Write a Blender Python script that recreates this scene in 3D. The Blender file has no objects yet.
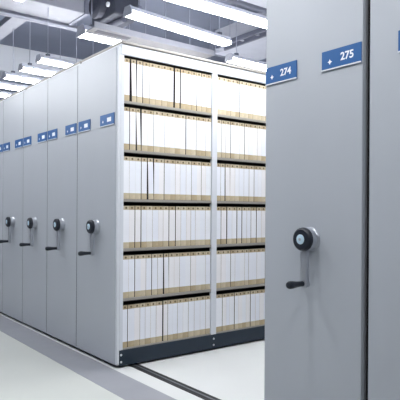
import bpy, bmesh, math, random
from mathutils import Vector, Matrix

random.seed(7)
scene = bpy.context.scene
COL = scene.collection

# ------------------------------------------------------------------ camera
F, YAW, CY, ROLL, CAMH = 546.3, 0.6571, 210.73, 0.0061, 1.181
fw = Vector((-math.cos(YAW), math.sin(YAW), 0))
rt = Vector((math.sin(YAW), math.cos(YAW), 0))
up = Vector((0, 0, 1))
c, s = math.cos(ROLL), math.sin(ROLL)
cx_axis = rt * c + up * s
cy_axis = up * c - rt * s
cd = bpy.data.cameras.new('camera')
cam = bpy.data.objects.new('camera', cd)
COL.objects.link(cam)
m = Matrix((cx_axis, cy_axis, -fw)).transposed().to_4x4()
m.translation = Vector((0, 0, CAMH))
cam.matrix_world = m
cd.sensor_width = 36
cd.lens = F / 400 * 36
cd.shift_y = (CY - 200) / 400
cd.clip_start = 0.02
scene.camera = cam

# ------------------------------------------------------------------ world and exposure
w = bpy.data.worlds.new('world')
scene.world = w
w.use_nodes = True
w.node_tree.nodes['Background'].inputs[0].default_value = (0.55, 0.6, 0.7, 1)
w.node_tree.nodes['Background'].inputs[1].default_value = 0.3
vs = scene.view_settings
vs.view_transform = 'Standard'
vs.look = 'None'
vs.gamma = 1
vs.use_curve_mapping = False
vs.exposure = 0.0
LAMP_STRENGTH = 36.0
LAMP_COLOR = (0.97, 0.985, 1.0, 1)

Y0 = 1.988      # plane of the end panels
X0 = -3.589     # open shelf face of the carriage at the aisle
CEIL = 4.16


# ------------------------------------------------------------------ materials
def lin(r, g, b):
    f = lambda v: ((v / 255 + 0.055) / 1.055) ** 2.4 if v > 10 else v / 255 / 12.92
    return (f(r), f(g), f(b), 1)


def mat(name, rgb, rough=0.5, metal=0.0, noise=0.04, scale=6.0, bump=0.0, bscale=200.0, spec=0.5):
    ma = bpy.data.materials.new(name)
    ma.use_nodes = True
    nt = ma.node_tree
    b = nt.nodes['Principled BSDF']
    b.inputs['Roughness'].default_value = rough
    b.inputs['Metallic'].default_value = metal
    b.inputs['Specular IOR Level'].default_value = spec
    col = lin(*rgb)
    tc = nt.nodes.new('ShaderNodeTexCoord')
    n = nt.nodes.new('ShaderNodeTexNoise')
    n.inputs['Scale'].default_value = scale
    n.inputs['Detail'].default_value = 5
    nt.links.new(tc.outputs['Object'], n.inputs['Vector'])
    r = nt.nodes.new('ShaderNodeValToRGB')
    r.color_ramp.elements[0].position = 0.3
    r.color_ramp.elements[1].position = 0.7
    r.color_ramp.elements[0].color = tuple(max(0, v * (1 - noise)) for v in col[:3]) + (1,)
    r.color_ramp.elements[1].color = tuple(min(1, v * (1 + noise)) for v in col[:3]) + (1,)
    nt.links.new(n.outputs['Fac'], r.inputs['Fac'])
    nt.links.new(r.outputs['Color'], b.inputs['Base Color'])
    if bump:
        n2 = nt.nodes.new('ShaderNodeTexNoise')
        n2.inputs['Scale'].default_value = bscale
        nt.links.new(tc.outputs['Object'], n2.inputs['Vector'])
        bp = nt.nodes.new('ShaderNodeBump')
        bp.inputs['Strength'].default_value = bump
        bp.inputs['Distance'].default_value = 0.002
        nt.links.new(n2.outputs['Fac'], bp.inputs['Height'])
        nt.links.new(bp.outputs['Normal'], b.inputs['Normal'])
    return ma


def emis(name, col, strength):
    ma = bpy.data.materials.new(name)
    ma.use_nodes = True
    nt = ma.node_tree
    b = nt.nodes['Principled BSDF']
    b.inputs['Base Color'].default_value = (0.8, 0.8, 0.8, 1)
    b.inputs['Emission Color'].default_value = col
    b.inputs['Emission Strength'].default_value = strength
    return ma


M = {
    'panel': mat('panel_grey_paint', (176, 181, 189), 0.42, noise=0.015, scale=3, bump=0.05, bscale=350),
    'white_steel': mat('white_steel', (214, 218, 225), 0.45, noise=0.015),
    'shelf': mat('shelf_steel', (152, 148, 142), 0.5, noise=0.03),
    'inner': mat('inner_shade_steel', (36, 34, 34), 0.7, noise=0.05),  # near-black colour stands in for shade under and behind the shelves
    'base': mat('base_navy_paint', (16, 36, 52), 0.45, noise=0.06),
    'rubber': mat('black_rubber', (24, 25, 28), 0.75, noise=0.1),
    'blue': mat('label_blue', (22, 88, 150), 0.4, noise=0.03),
    'white_print': mat('white_print', (238, 242, 248), 0.6, noise=0.01),
    'crank_dark': mat('crank_dark_plastic', (22, 28, 40), 0.4, noise=0.05),
    'crank_dial': mat('crank_dial', (190, 214, 230), 0.35, noise=0.03),
    'chrome': mat('crank_metal', (176, 180, 188), 0.3, metal=0.6, noise=0.03),
    'bolt': mat('bolt_zinc', (205, 212, 218), 0.35, metal=0.3, noise=0.03),
    'kraft': mat('kraft_board', (190, 176, 148), 0.85, noise=0.12, scale=18, bump=0.1, bscale=150),
    'kraft2': mat('kraft_board_pale', (198, 186, 160), 0.85, noise=0.12, scale=18, bump=0.1, bscale=150),
    'kraft3': mat('kraft_board_brown', (180, 164, 134), 0.85, noise=0.12, scale=18, bump=0.1, bscale=150),
    'spine': mat('spine_white', (238, 240, 246), 0.75, noise=0.02, scale=12),
    'spine2': mat('spine_cool_white', (235, 238, 246), 0.75, noise=0.02, scale=12),
    'spine3': mat('spine_warm_white', (240, 239, 242), 0.75, noise=0.02, scale=12),
    'board': mat('gap_shade_board', (46, 43, 42), 0.85, noise=0.1, scale=20),  # file sides coloured near black so the gaps read as shadow
    'duct_white': mat('duct_white', (170, 173, 185), 0.5, noise=0.05, scale=5),
    'wall_grey': mat('wall_grey_paint', (160, 164, 172), 0.8, noise=0.03, scale=1.0),
    'hole': mat('finger_hole_dark', (112, 98, 78), 0.9, noise=0.1),
    'floor': mat('floor_vinyl', (188, 191, 187), 0.38, noise=0.03, scale=1.5, bump=0.03, bscale=60),
    'platform': mat('platform_vinyl', (200, 202, 202), 0.4, noise=0.02, scale=2, bump=0.03, bscale=60),
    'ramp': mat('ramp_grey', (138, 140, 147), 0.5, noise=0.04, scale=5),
    'rail': mat('rail_steel', (104, 108, 114), 0.35, metal=0.6, noise=0.05),
    'groove': mat('rail_groove', (26, 28, 32), 0.7, noise=0.05),
    'ceiling': mat('ceiling_blue_grey', (116, 122, 140), 0.9, noise=0.08, scale=0.8),
    'wall': mat('wall_paint', (214, 218, 226), 0.8, noise=0.03, scale=1.0),
    'wall_dark': mat('wall_dark_grey', (120, 126, 142), 0.8, noise=0.04, scale=1.0),  # darker grey than the other walls
    'duct': mat('duct_galvanised', (146, 149, 160), 0.5, metal=0.1, noise=0.06, scale=5),
    'duct_seam': mat('duct_flange', (120, 124, 138), 0.5, metal=0.3, noise=0.05),
    'machine': mat('machine_dark', (58, 62, 76), 0.6, noise=0.15, scale=10),
    'tray': mat('cable_tray_dark', (84, 88, 104), 0.55, noise=0.1),
    'housing': mat('lamp_housing', (176, 180, 194), 0.45, noise=0.02),
    'rod': mat('hanging_rod', (150, 155, 170), 0.5, metal=0.2, noise=0.03),
    'tube': emis('lamp_diffuser', LAMP_COLOR, LAMP_STRENGTH),
}


# ------------------------------------------------------------------ mesh helpers
class MB:
    def __init__(self):
        self.bm = bmesh.new()

    def box(self, x0, x1, y0, y1, z0, z1, bev=0.0, seg=1):
        r = bmesh.ops.create_cube(self.bm, size=1)
        vs_ = r['verts']
        for v in vs_:
            v.co = Vector(((x0 + x1) / 2 + v.co.x * (x1 - x0), (y0 + y1) / 2 + v.co.y * (y1 - y0),
                           (z0 + z1) / 2 + v.co.z * (z1 - z0)))
        if bev:
            es = {e for v in vs_ for e in v.link_edges}
            bmesh.ops.bevel(self.bm, geom=list(es), offset=bev, segments=seg, affect='EDGES', profile=0.5)
        return self

    def cyl(self, p, q, r0, r1=None, n=20, bev=0.0):
        p, q = Vector(p), Vector(q)
        r1 = r0 if r1 is None else r1
        d = q - p
        r = bmesh.ops.create_cone(self.bm, cap_ends=True, segments=n, radius1=r0, radius2=r1, depth=d.length)
        vs_ = r['verts']
        rot = Vector((0, 0, 1)).rotation_difference(d.normalized()).to_matrix()
        for v in vs_:
            v.co = rot @ v.co + (p + q) / 2
        if bev:
            es = {e for v in vs_ for e in v.link_edges if any(len(f.verts) > 4 for f in e.link_faces)}
            bmesh.ops.bevel(self.bm, geom=list(es), offset=bev, segments=2, affect='EDGES', profile=0.5)
        return self

    def lathe(self, origin, axis, prof, n=20):
        """prof: list of (radius, distance along axis)"""
        axis = Vector(axis).normalized()
        rot = Vector((0, 0, 1)).rotation_difference(axis).to_matrix()
        o = Vector(origin)
        rings = []
        for rr, h in prof:
            rings.append([self.bm.verts.new(o + rot @ Vector((rr * math.cos(2 * math.pi * i / n),
                                                               rr * math.sin(2 * math.pi * i / n), h))) for i in range(n)])
        for a, b in zip(rings, rings[1:]):
            for i in range(n):
                self.bm.faces.new((a[i], a[(i + 1) % n], b[(i + 1) % n], b[i]))
        self.bm.faces.new(list(reversed(rings[0])))
        self.bm.faces.new(rings[-1])
        return self

    def prism_y(self, pts, y0, y1):
        """pts: (x, z) outline extruded along y"""
        a = [self.bm.verts.new((x, y0, z)) for x, z in pts]
        b = [self.bm.verts.new((x, y1, z)) for x, z in pts]
        n = len(pts)
        self.bm.faces.new(a)
        self.bm.faces.new(list(reversed(b)))
        for i in range(n):
            self.bm.faces.new((a[i], b[i], b[(i + 1) % n], a[(i + 1) % n]))
        return self

    def mesh(self, name, ma, smooth=False):
        bmesh.ops.recalc_face_normals(self.bm, faces=self.bm.faces)
        me = bpy.data.meshes.new(name)
        self.bm.to_mesh(me)
        self.bm.free()
        me.materials.append(M[ma])
        if smooth:
            me.shade_smooth()
            me.set_sharp_from_angle(angle=math.radians(35))
        return me

    def build(self, name, ma, parent=None, smooth=False, loc=None):
        return link(name, self.mesh(name, ma, smooth), parent, loc)


def link(name, me, parent=None, loc=None):
    o = bpy.data.objects.new(name, me)
    COL.objects.link(o)
    if parent:
        o.parent = parent
    if loc is not None:
        o.location = loc
    return o


def tag(o, label, cat, group=None):
    o['label'] = label
    o['category'] = cat
    if group:
        o['group'] = group
    return o


def thing(name, label, cat, loc, group=None):
    o = link(name, None, None, loc)
    o.empty_display_size = 0.1
    return tag(o, label, cat, group)


def struct(name, mb, ma, label, cat):
    o = mb.build(name, ma)
    o['kind'] = 'structure'
    o['label'] = label
    o['category'] = cat
    return o


# ------------------------------------------------------------------ room shell
XL, XR, YF, YB = -10.6, 4.0, -3.0, 9.0
struct('floor', MB().box(XL, XR, YF, YB, -0.2, -0.001), 'floor', 'pale grey green smooth floor of the corridor', 'floor')
tag(MB().box(XL, XR, 1.974, YB, -0.001, 0.0005).build('platform_floor', 'platform'),
    'white floor covering the shelving area and the open aisle', 'floor')['kind'] = 'structure'
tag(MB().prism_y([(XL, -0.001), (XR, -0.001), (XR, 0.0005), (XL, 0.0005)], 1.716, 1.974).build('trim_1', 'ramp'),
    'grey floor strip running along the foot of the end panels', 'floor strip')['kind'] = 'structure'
struct('ceiling', MB().box(XL, XR, YF, YB, CEIL, CEIL + 0.2), 'ceiling', 'dark blue grey ceiling slab above the lamps', 'ceiling')
struct('wall_left', MB().box(XL - 0.2, XL, YF, YB, 0, CEIL), 'wall_dark', 'grey wall at the far end of the shelving row', 'wall')
struct('trim_2', MB().box(XL, -10.0, YF, YB, 3.69, CEIL), 'wall', 'pale grey bulkhead under the ceiling on the far wall', 'beam')
struct('wall_back', MB().box(XL, XR, YB, YB + 0.2, 0, CEIL), 'wall', 'pale wall behind the shelving', 'wall')
struct('wall_right', MB().box(XR, XR + 0.2, YF, YB, 0, CEIL), 'wall_grey', 'grey wall at the near end of the corridor', 'wall')
struct('wall_front', MB().box(XL, XR, YF - 0.2, YF, 0, CEIL), 'wall_grey', 'grey corridor wall facing the shelving', 'wall')

# floor rails (two, sunk in dark grooves), run along X
for y, lab in ((2.152, 'steel floor rail between two black grooves across the aisle, nearest the end panels'),
               (3.75, 'steel floor rail between two black grooves deep in the aisle')):
    t = thing('floor_rail', lab, 'rail', (-4.0, y, 0), 'floor rails')
    MB().box(-4.5, 5.0, -0.007, 0.007, 0.0006, 0.006, 0.001).build('rail_head', 'rail', t)
    for sgn in (-1, 1):
        a, b = sorted((sgn * 0.007, sgn * 0.040))
        MB().box(-4.5, 5.0, a, b, 0.0006, 0.003).build('rail_groove', 'groove', t)

# ------------------------------------------------------------------ shelving carriages
SHELF_TOP = [2.005, 1.637, 1.265, 0.893, 0.518, 0.143]
POSTS = [(0.018, 0.058), (0.908, 0.963), (1.813, 1.868), (2.718, 2.773)]      # local y ranges
LEN = 2.773


def text_mesh(body, size):
    cu = bpy.data.curves.new('t', 'FONT')
    cu.body = body
    cu.size = size
    cu.extrude = 0.0006
    cu.offset = 0.0012
    cu.align_x = 'CENTER'
    cu.align_y = 'CENTER'
    cu.resolution_u = 3
    o = bpy.data.objects.new('t', cu)
    COL.objects.link(o)
    dg = bpy.context.evaluated_depsgraph_get()
    me = bpy.data.meshes.new_from_object(o.evaluated_get(dg))
    bpy.data.objects.remove(o)
    me.transform(Matrix.Rotation(math.pi / 2, 4, 'X'))
    me.materials.clear()
    me.materials.append(M['white_print'])
    return me


def star_mesh():
    mb = MB()
    pts = []
    for i in range(8):
        r = 0.0125 if i % 2 == 0 else 0.006
        a = math.pi / 4 * i
        pts.append((r * math.cos(a), r * math.sin(a)))
    mb.prism_y(pts, -0.0007, 0)
    return mb.mesh('star_mark', 'white_print')


STAR = star_mesh()
BLOB = MB().box(-0.032, 0.032, -0.0007, 0, -0.016, 0.016, 0.0002).mesh('printed_block', 'white_print')


def label_plate(t, x0, x1, number):
    o = MB().box(0, x1 - x0, -0.006, -0.0003, 0, 0.09, 0.0015).build('label_plate', 'blue', t, loc=(x0, 0, 1.825))
    o['label'] = 'blue number plate' + (' reading ' + number if number else '')
    wd = x1 - x0
    MB().box(0.0, wd, -0.008, -0.006, 0.0, 0.006).build('plate_rim', 'white_steel', o)
    link('star_mark', STAR, o, (wd * 0.22, -0.006, 0.036))
    if number:
        n = link('printed_number', text_mesh(number, 0.048), o, (wd * 0.66, -0.0065, 0.046))
        n['label'] = 'white printed number ' + number
    else:
        link('printed_block', BLOB, o, (wd * 0.66, -0.006, 0.045))


def crank_meshes():
    boss = MB().lathe((0, 0, 0), (0, -1, 0), [(0.056, 0.0), (0.056, 0.006), (0.05, 0.012), (0.05, 0.04), (0.042, 0.044)], 32).mesh('crank_boss', 'chrome', True)
    knob = MB().lathe((0, -0.04, 0), (0, -1, 0), [(0.044, 0), (0.054, 0.004), (0.056, 0.012), (0.053, 0.024), (0.046, 0.030), (0.030, 0.031)], 32).mesh('crank_hub', 'crank_dark', True)
    dial = MB().lathe((0, -0.0712, 0), (0, -1, 0), [(0.023, 0), (0.023, 0.002), (0.018, 0.004)], 28).mesh('dial', 'crank_dial', True)
    pin = MB().lathe((0, -0.0752, 0), (0, -1, 0), [(0.007, 0), (0.007, 0.002), (0.004, 0.003)], 16).mesh('dial_pin', 'chrome', True)
    mb = MB()
    mb.box(-0.019, 0.019, -0.052, -0.028, -0.212, -0.03, 0.004, 2)
    mb.cyl((0, -0.027, -0.207), (0, -0.053, -0.207), 0.021, n=20, bev=0.002)
    arm = mb.mesh('crank_arm', 'chrome', True)
    grip = MB().lathe((0, -0.052, -0.207), (0, -1, 0), [(0.010, 0), (0.013, 0.004), (0.012, 0.012), (0.014, 0.045), (0.018, 0.075), (0.018, 0.092), (0.013, 0.101), (0.006, 0.104)], 20).mesh('crank_grip', 'crank_dark', True)
    return boss, knob, dial, pin, arm, grip


CRANK = crank_meshes()


def carriage(xl, wd, label, numbers, labels_x=None, aisle=False, crank_x=None, face=None, light_block=0.0, edge=False):
    """xl: world x of the left edge of the end panel; local x runs right, local y runs into the row"""
    t = thing('mobile_shelving_carriage', label, 'shelving', (xl, Y0, 0), 'mobile shelving carriages')
    MB().box(0, wd, 0, 0.028, 0.026, 2.40, 0.003, 2).build('end_panel', 'panel', t)
    f1 = face if face else wd - 0.012          # local x of the right shelf face
    f0 = 0.012
    mid = (f0 + f1) / 2
    # uprights, both faces
    for (a, b) in POSTS:
        MB().box(f1 - 0.03, f1, a + (0.0115 if a < 0.1 else 0), b, 0.134, 2.345, 0.002).build('upright', 'white_steel', t)
        MB().box(f0, f0 + 0.03, a + (0.0115 if a < 0.1 else 0), b, 0.134, 2.345, 0.002).build('upright', 'white_steel', t)
    if aisle:
        MB().box(wd - 0.012, f1 - 0.0005, 0.006, 0.028, 0.026, 2.40, 0.002).build('panel_edge_trim', 'white_steel', t)
    # central partition
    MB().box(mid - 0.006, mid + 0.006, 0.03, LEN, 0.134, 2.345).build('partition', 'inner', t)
    for (a, b), (a2, b2) in zip(POSTS, POSTS[1:]):
        for k, z in enumerate(SHELF_TOP):
            sh = MB()
            th = 0.02 if k < 5 else 0.008
            sh.box(mid + 0.0065, f1 - 0.004, b - 0.0005 if False else b, a2, z - th, z, 0.0015)
            sh.build('shelf', 'shelf', t)
            if not aisle or True:
                MB().box(f0 + 0.004, mid - 0.0065, b, a2, z - th, z, 0.0015).build('shelf', 'shelf', t)
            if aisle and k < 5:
                o = MB().box(mid + 0.0065, f1 - 0.010, b, a2, z - th - 0.004, z - th).build('shelf_underside', 'inner', t)  # dark sheet painted as the shade below each shelf
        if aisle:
            MB().box(mid + 0.0065, f1 - 0.010, b, a2, 2.340, 2.3445).build('canopy_underside', 'inner', t)  # painted shade again, below the canopy
    # canopy
    cn = MB().box(f0, f1 + (0.004 if aisle else 0), 0.0285, LEN, 2.345, 2.425, 0.003).build('canopy', 'white_steel', t)
    MB().box(f0 - 0.004, f1 + (0.016 if aisle else 0.004), 0.0285, LEN + 0.01, 2.4255, 2.445, 0.003).build('canopy_lip', 'shelf', cn)
    # base with kick plates
    bs = MB().box(f0, f1, 0.029 if not aisle else 0.02901, LEN, 0.016, 0.133, 0.002).build('base', 'base', t)
    if aisle:
        for (a, b) in POSTS:
            for z in (0.098, 0.045):
                MB().lathe((f1, (a + b) / 2 + (0.006 if a < 0.1 else 0), z), (1, 0, 0), [(0.0085, 0), (0.0085, 0.002), (0.006, 0.004)], 14).build('bolt', 'bolt', bs, True)
    for y in (0.164, 1.762):
        for x in (f0 + 0.12, f1 - 0.12):
            MB().cyl((x - 0.01, y, 0.035), (x + 0.01, y, 0.035), 0.0285, n=18).build('wheel', 'rubber', bs)
    # rubber strip filling the left gap, added to block light leaking through
    if light_block:
        MB().box(-light_block, -0.0005, 0.036, 0.052, 0.02, 2.39, 0.001).build('light_block_strip', 'rubber', t)
    if edge:
        MB().box(wd + 0.0003, wd + 0.006, 0.002, 0.026, 0.03, 2.396, 0.001).build('seam_shade_strip', 'rubber', t)  # black strip added to paint the dark seam between closed panels
    lx = labels_x or ((0.012, 0.227), (wd - 0.227, wd - 0.008))
    for (a, b), n in zip(lx, numbers):
        label_plate(t, a, b, n)
    cx = crank_x if crank_x is not None else wd / 2 + 0.032
    boss, knob, dial, pin, arm, grip = CRANK
    cr = link('crank', boss, t, (cx, -0.0002, 1.051))
    for nm, me in (('crank_hub', knob), ('dial', dial), ('dial_pin', pin), ('crank_arm', arm), ('crank_grip', grip)):
        link(nm, me, cr)
    return t


carriage(-4.270, 0.661, 'grey shelving carriage at the open aisle with its file shelves showing', (None, None),
         ((0.030, 0.243), (0.416, 0.641)), aisle=True, crank_x=0.362, face=X0 + 4.270)
carriage(-4.915, 0.636, 'closed grey carriage directly left of the open one', (None, None), edge=True)
carriage(-5.555, 0.631, 'closed grey carriage, third from the open aisle towards the far wall', (None, None), edge=True)
carriage(-6.190, 0.626, 'closed grey carriage, fourth from the open aisle towards the far wall', (None, None), edge=True)
carriage(-6.830, 0.631, 'closed grey carriage cut by the left edge of the picture', (None, None), edge=True)
carriage(-7.470, 0.631, 'closed grey carriage beyond the left edge of the picture', (None, None), edge=True)
carriage(-2.026, 0.589, 'large near grey carriage with blue plates 274 and 275', ('274', '275'),
         ((0.003, 0.215), (0.369, 0.586)), crank_x=0.305)
carriage(-1.401, 0.62, 'grey carriage cut by the right edge of the picture', (None, None), ((0.137, 0.352), (0.39, 0.605)), light_block=0.034)


# ------------------------------------------------------------------ archive files
def px_to_y(px):
    """position along the aisle face X0 of an image column (about eye level)"""
    k = (px - 200) / F
    # a/d = k with a = X*rt.x + Y*rt.y, d = X*fw.x + Y*fw.y
    return X0 * (k * fw.x - rt.x) / (rt.y - k * fw.y)


ROWS = ['top', 'second', 'third', 'fourth', 'fifth', 'bottom']
ORD = ['first', 'second', 'third', 'fourth', 'fifth', 'sixth', 'seventh', 'eighth', 'ninth', 'tenth', 'eleventh', 'twelfth',
       'thirteenth', 'fourteenth', 'fifteenth', 'sixteenth', 'seventeenth', 'eighteenth', 'nineteenth', 'twentieth', 'twenty-first']
BAYS = ['near', 'middle', 'rear']
# dark gaps seen between files: (image column, width in m, lean in degrees of the file on the right of the gap)
GAPS = {
    (0, 0): [(131, 0.022, 1.6), (143, 0.006, 0), (174.5, 0.016, 0), (180.5, 0.009, 0), (197, 0.005, 0.8)],
    (1, 0): [(130, 0.006, 0), (137, 0.014, 2.0), (142, 0.003, 0), (186.5, 0.007, 0)],
    (2, 0): [(142, 0.004, 0), (148.5, 0.015, 1.6), (165, 0.003, 0)],
    (3, 0): [(136, 0.004, 0), (142, 0.006, 0), (170, 0.004, 0), (176.5, 0.008, 0)],
    (4, 0): [(136, 0.003, 0), (153, 0.005, 0), (165, 0.012, 0.8)],
    (5, 0): [(129, 0.004, 0), (164.5, 0.012, 0), (190, 0.003, 0)],
    (0, 1): [(240, 0.003, 0)],
    (1, 1): [(231, 0.004, 0), (245, 0.004, 0)],
    (2, 1): [(226, 0.008, 0.6), (250, 0.003, 0)],
    (3, 1): [(222, 0.005, 0), (227.8, 0.010, 0), (238, 0.008, 0), (243, 0.006, 0), (252, 0.007, 0), (257.5, 0.006, 0)],
    (4, 1): [(232, 0.003, 0)],
    (5, 1): [(224, 0.003, 0), (236, 0.004, 0), (252, 0.004, 0)],
}
FD = 0.285
FH = 0.322
COVER = {}
BAND = {}
SPINE = {}
HOLE = MB().lathe((0, 0, 0), (1, 0, 0), [(0.0085, 0), (0.0085, 0.0008), (0.006, 0.001)], 12).mesh('finger_hole', 'hole')


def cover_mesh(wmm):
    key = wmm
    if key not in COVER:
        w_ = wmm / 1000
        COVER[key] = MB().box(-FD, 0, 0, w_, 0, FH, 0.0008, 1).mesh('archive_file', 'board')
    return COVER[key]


def band_mesh(wmm, k):
    key = (wmm, k)
    if key not in BAND:
        w_ = wmm / 1000
        BAND[key] = MB().box(0.0002, 0.0026, 0, w_, 0.001, FH - 0.001, 0.0005).mesh('spine_band', ('kraft', 'kraft2', 'kraft3')[k])
    return BAND[key]


def spine_mesh(wmm, k):
    key = (wmm, k)
    if key not in SPINE:
        w_ = wmm / 1000
        SPINE[key] = MB().box(0.0027, 0.0034, 0.0001, w_ - 0.0001, 0.046, FH - 0.031, 0.0002).mesh('spine_label', ('spine', 'spine2', 'spine3')[k])
    return SPINE[key]


def add_file(y, wmm, z, row, bay, idx, lean=0.0):
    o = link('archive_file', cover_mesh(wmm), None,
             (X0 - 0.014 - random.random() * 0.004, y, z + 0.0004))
    if lean:
        o.rotation_euler.x = math.radians(lean)      # tips towards the gap on its left
    side = 'the end panel' if bay == 0 else 'the left upright'
    tag(o, '%s archive file, %s from %s, %s shelf, %s bay' % ('tipped white' if lean else 'white spined', ORD[idx], side, ROWS[row], BAYS[bay]),
        'file', 'archive files on the %s shelf of the %s bay' % (ROWS[row], BAYS[bay]))
    link('spine_band', band_mesh(wmm, random.randrange(3)), o)
    link('spine_label', spine_mesh(wmm, random.randrange(3)), o, (0, 0, 0))
    link('finger_hole', HOLE, o, (0.0027, wmm / 2000, FH - 0.016))


for row, z in enumerate(SHELF_TOP):
    for bay in range(3):
        ya = Y0 + POSTS[bay][1] + 0.003
        yb = Y0 + POSTS[bay + 1][0] - 0.003
        gaps = [(px_to_y(g[0]), g[1], g[2]) for g in GAPS.get((row, bay), [])]
        segs = []
        cur, lean = ya, 0
        for gy, gw, gl in sorted(gaps):
            segs.append((cur, gy - gw / 2, lean, gw))
            cur, lean = gy + gw / 2, gl
        segs.append((cur, yb, lean, 0))
        idx = 0
        for (a, b, ln, _) in segs:
            n = max(1, round((b - a) / 0.053))
            ws = [1 + random.uniform(-0.16, 0.16) for _ in range(n)]
            tot = sum(ws)
            y = a
            for i, r in enumerate(ws):
                full = (b - a) * r / tot
                wmm = int((full - 0.0012) * 1000)
                if i == 0 and ln:
                    # leaning file: needs room for its tilt
                    wmm = max(12, wmm - 1)
                    add_file(y, wmm, z, row, bay, idx, ln)
                else:
                    add_file(y + 0.0004, wmm, z, row, bay, idx)
                y += full
                idx += 1


# ------------------------------------------------------------------ lamps
# undersides of what hangs over the lamps: x0, x1, y0, y1, z
OVERHEAD = [(-6.41, -5.93, -0.2, 2.88, 3.488), (-6.53, -6.40, -0.2, 3.14, 3.465), (-10.2, -6.53, 2.21, 2.41, 3.5),
            (-6.4, 0.0, 5.08, 5.88, 3.485), (-4.52, -3.83, 2.88, 4.80, 3.488), (-6.0, -0.4, 4.84, 5.04, 3.46),
            (-4.68, -4.56, 2.6, 4.8, 3.5), (-6.31, -5.65, 3.0, 3.45, 3.41)]


def lamp(p, q, label, width=0.125, height=0.075, zb=2.85, rods=True, wing=0, group='fluorescent ceiling lamps'):
    """p, q: (x, y) of the two ends of the lamp's underside"""
    p, q = Vector((p[0], p[1], zb)), Vector((q[0], q[1], zb))
    L = (q - p).length
    ang = math.atan2(q.y - p.y, q.x - p.x) - math.pi / 2
    t = thing('fluorescent_lamp', label, 'lamp', p, group)
    t.rotation_euler.z = ang
    hw = width / 2
    hn = hw * 0.8
    MB().prism_y([(-hn, 0.026), (hn, 0.026), (hn, 0.036), (hn * 0.62, height), (-hn * 0.62, height), (-hn, 0.036)], 0.012, L - 0.012).build('housing', 'housing', t)
    MB().prism_y([(-hw * 0.8, 0), (hw * 0.8, 0), (hw, 0.012), (hw, 0.0255), (-hw, 0.0255), (-hw, 0.012)], 0.0122, L - 0.0122).build('diffuser', 'tube', t)
    if wing:
        w_ = MB().prism_y([(hw + 0.002, 0.0), (hw + wing, 0.0), (hw + wing, 0.055), (hw + wing - 0.006, 0.055), (hw + wing - 0.006, 0.01), (hw + 0.002, 0.01)], 0.0, L).build('reflector_wing', 'duct', t)
        MB().box(hw + wing * 0.35, hw + wing * 0.75, 0.06, 0.42, -0.003, -0.0002).build('vent_slot', 'tray', w_)
    for a in (0, L - 0.0118):
        MB().prism_y([(-hw, -0.004), (hw, -0.004), (hw, 0.022), (hw * 0.62, height + 0.002), (-hw * 0.62, height + 0.002), (-hw, 0.022)], a, a + 0.0115).build('end_cap', 'housing', t)
    if rods:
        for a in (0.12, L - 0.12):
            wx, wy = p.x - math.sin(ang) * a, p.y + math.cos(ang) * a
            top = CEIL
            for (x0, x1, y0, y1, z) in OVERHEAD:
                if x0 - 0.01 < wx < x1 + 0.01 and y0 - 0.01 < wy < y1 + 0.01:
                    top = min(top, z)
            r = MB().cyl((0, a, height + 0.0005), (0, a, top - zb - 0.0005), 0.0045, n=8).build('hanging_rod', 'rod', t)
            MB().box(-0.02, 0.02, a - 0.02, a + 0.02, height + 0.0005, height + 0.03, 0.002).build('rod_bracket', 'tray', r)
    return t


lamp((-4.08, 2.35), (-4.20, 3.58), 'bright lamp hanging above the near file bay, left of the aisle')
lamp((-3.56, 2.30), (-3.54, 3.68), 'bright lamp hanging directly above the open aisle')
lamp((-4.83, 2.27), (-4.85, 3.70), 'wide lamp over the end panel of the open carriage', width=0.18, height=0.09, wing=0.20)
lamp((-5.98, 2.30), (-6.10, 3.66), 'lamp peeking over the second carriage, with a dark bracket beside it')
lamp((-6.49, 2.28), (-6.61, 3.66), 'lamp peeking over the third carriage')
lamp((-7.00, 2.25), (-7.12, 3.66), 'lamp peeking over the fourth carriage')
lamp((-7.55, 2.25), (-7.67, 3.66), 'lamp at the left edge, peeking over the farthest panels')
lamp((-8.15, 2.25), (-8.27, 3.66), 'lamp beyond the left edge, over the farthest panels')
lamp((-4.62, 3.95), (-4.66, 5.35), 'lamp partly hidden behind the canopy over the second file bay')
lamp((-3.04, 2.30), (-3.04, 3.68), 'unseen fill lamp added over the aisle, above the top edge of the picture')  # unseen, put in to brighten the files along the aisle
lamp((-2.52, 2.30), (-2.52, 3.68), 'unseen fill lamp added over the near carriage side of the aisle')  # also unseen, added for more light in the aisle
for x in (-6.05, -6.55, -7.05):  # hidden lamps added as fill for the ducts
    lamp((x, 3.95), (x, 5.35), 'unseen fill lamp added in the second row, behind the %s carriage' % {-6.05: 'second', -6.55: 'third', -7.05: 'fourth'}[x], group='added rear lamps')
for x in (-6.05, -5.3, -4.66, -4.1, -3.5, -2.9):  # more hidden lamps, added to lift the light at the back
    lamp((x, 5.95), (x, 7.35), 'unseen fill lamp added at the back of the room behind the ducts', group='added rear lamps')
lamp((-3.50, 3.95), (-3.50, 5.35), 'lamp over the rear of the aisle')
for i, x in enumerate((-8.0, -6.75, -5.5, -4.30, -3.0, -1.75, -0.5, 0.8)):  # only the lamp with the visible tip is known, others added for fill
    nm = {-4.30: 'corridor lamp whose tip shows at the top edge of the picture'}.get(x, 'unseen fill lamp added over the corridor in front of the end panels')
    lamp((x, 0.18), (x, 1.55), nm, group='corridor lamps')

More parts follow.
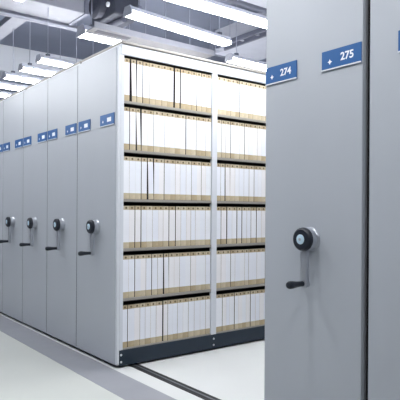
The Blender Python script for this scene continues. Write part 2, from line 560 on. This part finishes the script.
# ------------------------------------------------------------------ ducts and gear under the ceiling
# duct A runs along Y
t = thing('air_duct', 'pale sheet metal air duct at upper left with a blunt end', 'duct', (-6.18, 2.88, 3.5))
MB().box(-0.22, 0.23, -3.0, 0, 0, 0.30, 0.006).build('duct_body', 'duct', t)
MB().box(-0.26, 0.26, -0.035, 0.012, -0.012, 0.312, 0.003).build('duct_flange', 'duct_seam', t)
MB().box(-0.25, 0.25, -1.2, -1.17, -0.012, 0.312, 0.003).build('duct_flange', 'duct_seam', t)
MB().box(-0.31, -0.225, -3.0, 0.22, -0.035, -0.012, 0.002).build('side_rail', 'duct_seam', t)
MB().box(-0.34, -0.315, -3.0, 0.25, -0.035, 0.03, 0.002).build('side_rail', 'duct', t)
for y in (-2.2, -0.4):
    for x in (-0.24, 0.24):
        MB().cyl((x, y, 0.05), (x, y, CEIL - 3.5), 0.006, n=8).build('hanging_rod', 'rod', t)

# cable tray running along X, upper left corner
t = thing('cable_tray', 'pale flat tray crossing the upper left corner diagonally', 'tray', (-6.53, 2.31, 3.5))
MB().box(-3.6, 0, -0.09, 0.09, 0, 0.012, 0.002).build('tray_bottom', 'duct', t)
for sgn in (-1, 1):
    MB().box(-3.6, 0, sgn * 0.09 - 0.004, sgn * 0.09 + 0.004, 0, 0.07).build('tray_side', 'duct_seam', t)
for x in (-3.0, -1.6, -0.3):
    MB().cyl((x, 0, 0.012), (x, 0, CEIL - 3.5), 0.006, n=8).build('hanging_rod', 'rod', t)

# dark fan unit at the end of the duct
t = thing('fan_unit', 'dark ceiling fan unit beyond the end of the pale duct', 'fan unit', (-6.0, 3.30, 3.42))
MB().box(-0.30, 0.34, -0.20, 0.14, 0.06, 0.40, 0.02, 2).build('casing', 'machine', t)
MB().lathe((0.0, -0.20, 0.23), (0, -1, 0), [(0.13, 0), (0.13, 0.05), (0.15, 0.055), (0.15, 0.09), (0.11, 0.12)], 28).build('inlet_collar', 'machine', t, True)
MB().cyl((-0.26, -0.1, 0.03), (0.30, -0.06, 0.03), 0.035, n=16, bev=0.005).build('pipe', 'tray', t)
MB().lathe((0.20, -0.21, 0.20), (0, -1, 0), [(0.03, 0), (0.03, 0.02), (0.022, 0.028)], 18).build('indicator', 'white_print', t, True)
for x in (-0.25, 0.29):
    MB().cyl((x, 0, 0.40), (x, 0, CEIL - 3.42), 0.006, n=8).build('hanging_rod', 'rod', t)

# duct B along X over the back of the aisle
t = thing('air_duct', 'broad pale duct crossing above the second file bay', 'duct', (-6.3, 5.1, 3.5))
MB().box(0, 6.0, 0.0, 0.75, 0, 0.35, 0.006).build('duct_body', 'duct_white', t)
for x in (0.0, 1.5, 3.0):
    MB().box(x - 0.012, x + 0.03, -0.02, 0.77, -0.015, 0.365, 0.003).build('duct_flange', 'duct_seam', t)
    MB().cyl((x + 0.06, 0.78, 0.0), (x + 0.06, 0.78, CEIL - 3.5), 0.006, n=8).build('hanging_rod', 'rod', t)
t = thing('cable_tray', 'dark cable tray with two rails in front of the broad pale duct', 'tray', (-5.95, 4.94, 3.46))
for y in (-0.075, 0.075):
    MB().box(0, 5.5, y - 0.018, y + 0.018, 0, 0.06, 0.003).build('tray_side', 'tray', t)
for k in range(18):
    MB().box(0.1 + k * 0.3, 0.13 + k * 0.3, -0.057, 0.057, 0.03, 0.045).build('tray_rung', 'duct', t)
for x in (0.2, 2.7, 5.2):
    MB().cyl((x, 0, 0.045), (x, 0, CEIL - 3.46), 0.006, n=8).build('hanging_rod', 'rod', t)
# duct C and pipe, top right
t = thing('air_duct', 'pale duct at the top edge beside the near carriage', 'duct', (-4.2, 2.9, 3.5))
MB().box(-0.30, 0.35, 0, 1.88, 0, 0.30, 0.006).build('duct_body', 'duct_white', t)
for y in (0.0, 1.0):
    MB().box(-0.315, 0.365, y, y + 0.03, -0.012, 0.312, 0.003).build('duct_flange', 'duct_seam', t)
    for x in (-0.325, 0.375):
        MB().cyl((x, y + 0.1, 0.0), (x, y + 0.1, CEIL - 3.5), 0.006, n=8).build('hanging_rod', 'rod', t)
t = thing('ceiling_pipe', 'dark pipe running beside the pale duct at the top edge', 'pipe', (-4.62, 2.6, 3.5))
MB().cyl((0, 0, 0.05), (0, 2.2, 0.05), 0.05, n=20, bev=0.004).build('pipe_run', 'tray', t, True)
for y in (0.3, 1.6):
    MB().cyl((0, y, 0.1), (0, y, CEIL - 3.5), 0.006, n=8).build('hanging_rod', 'rod', t)
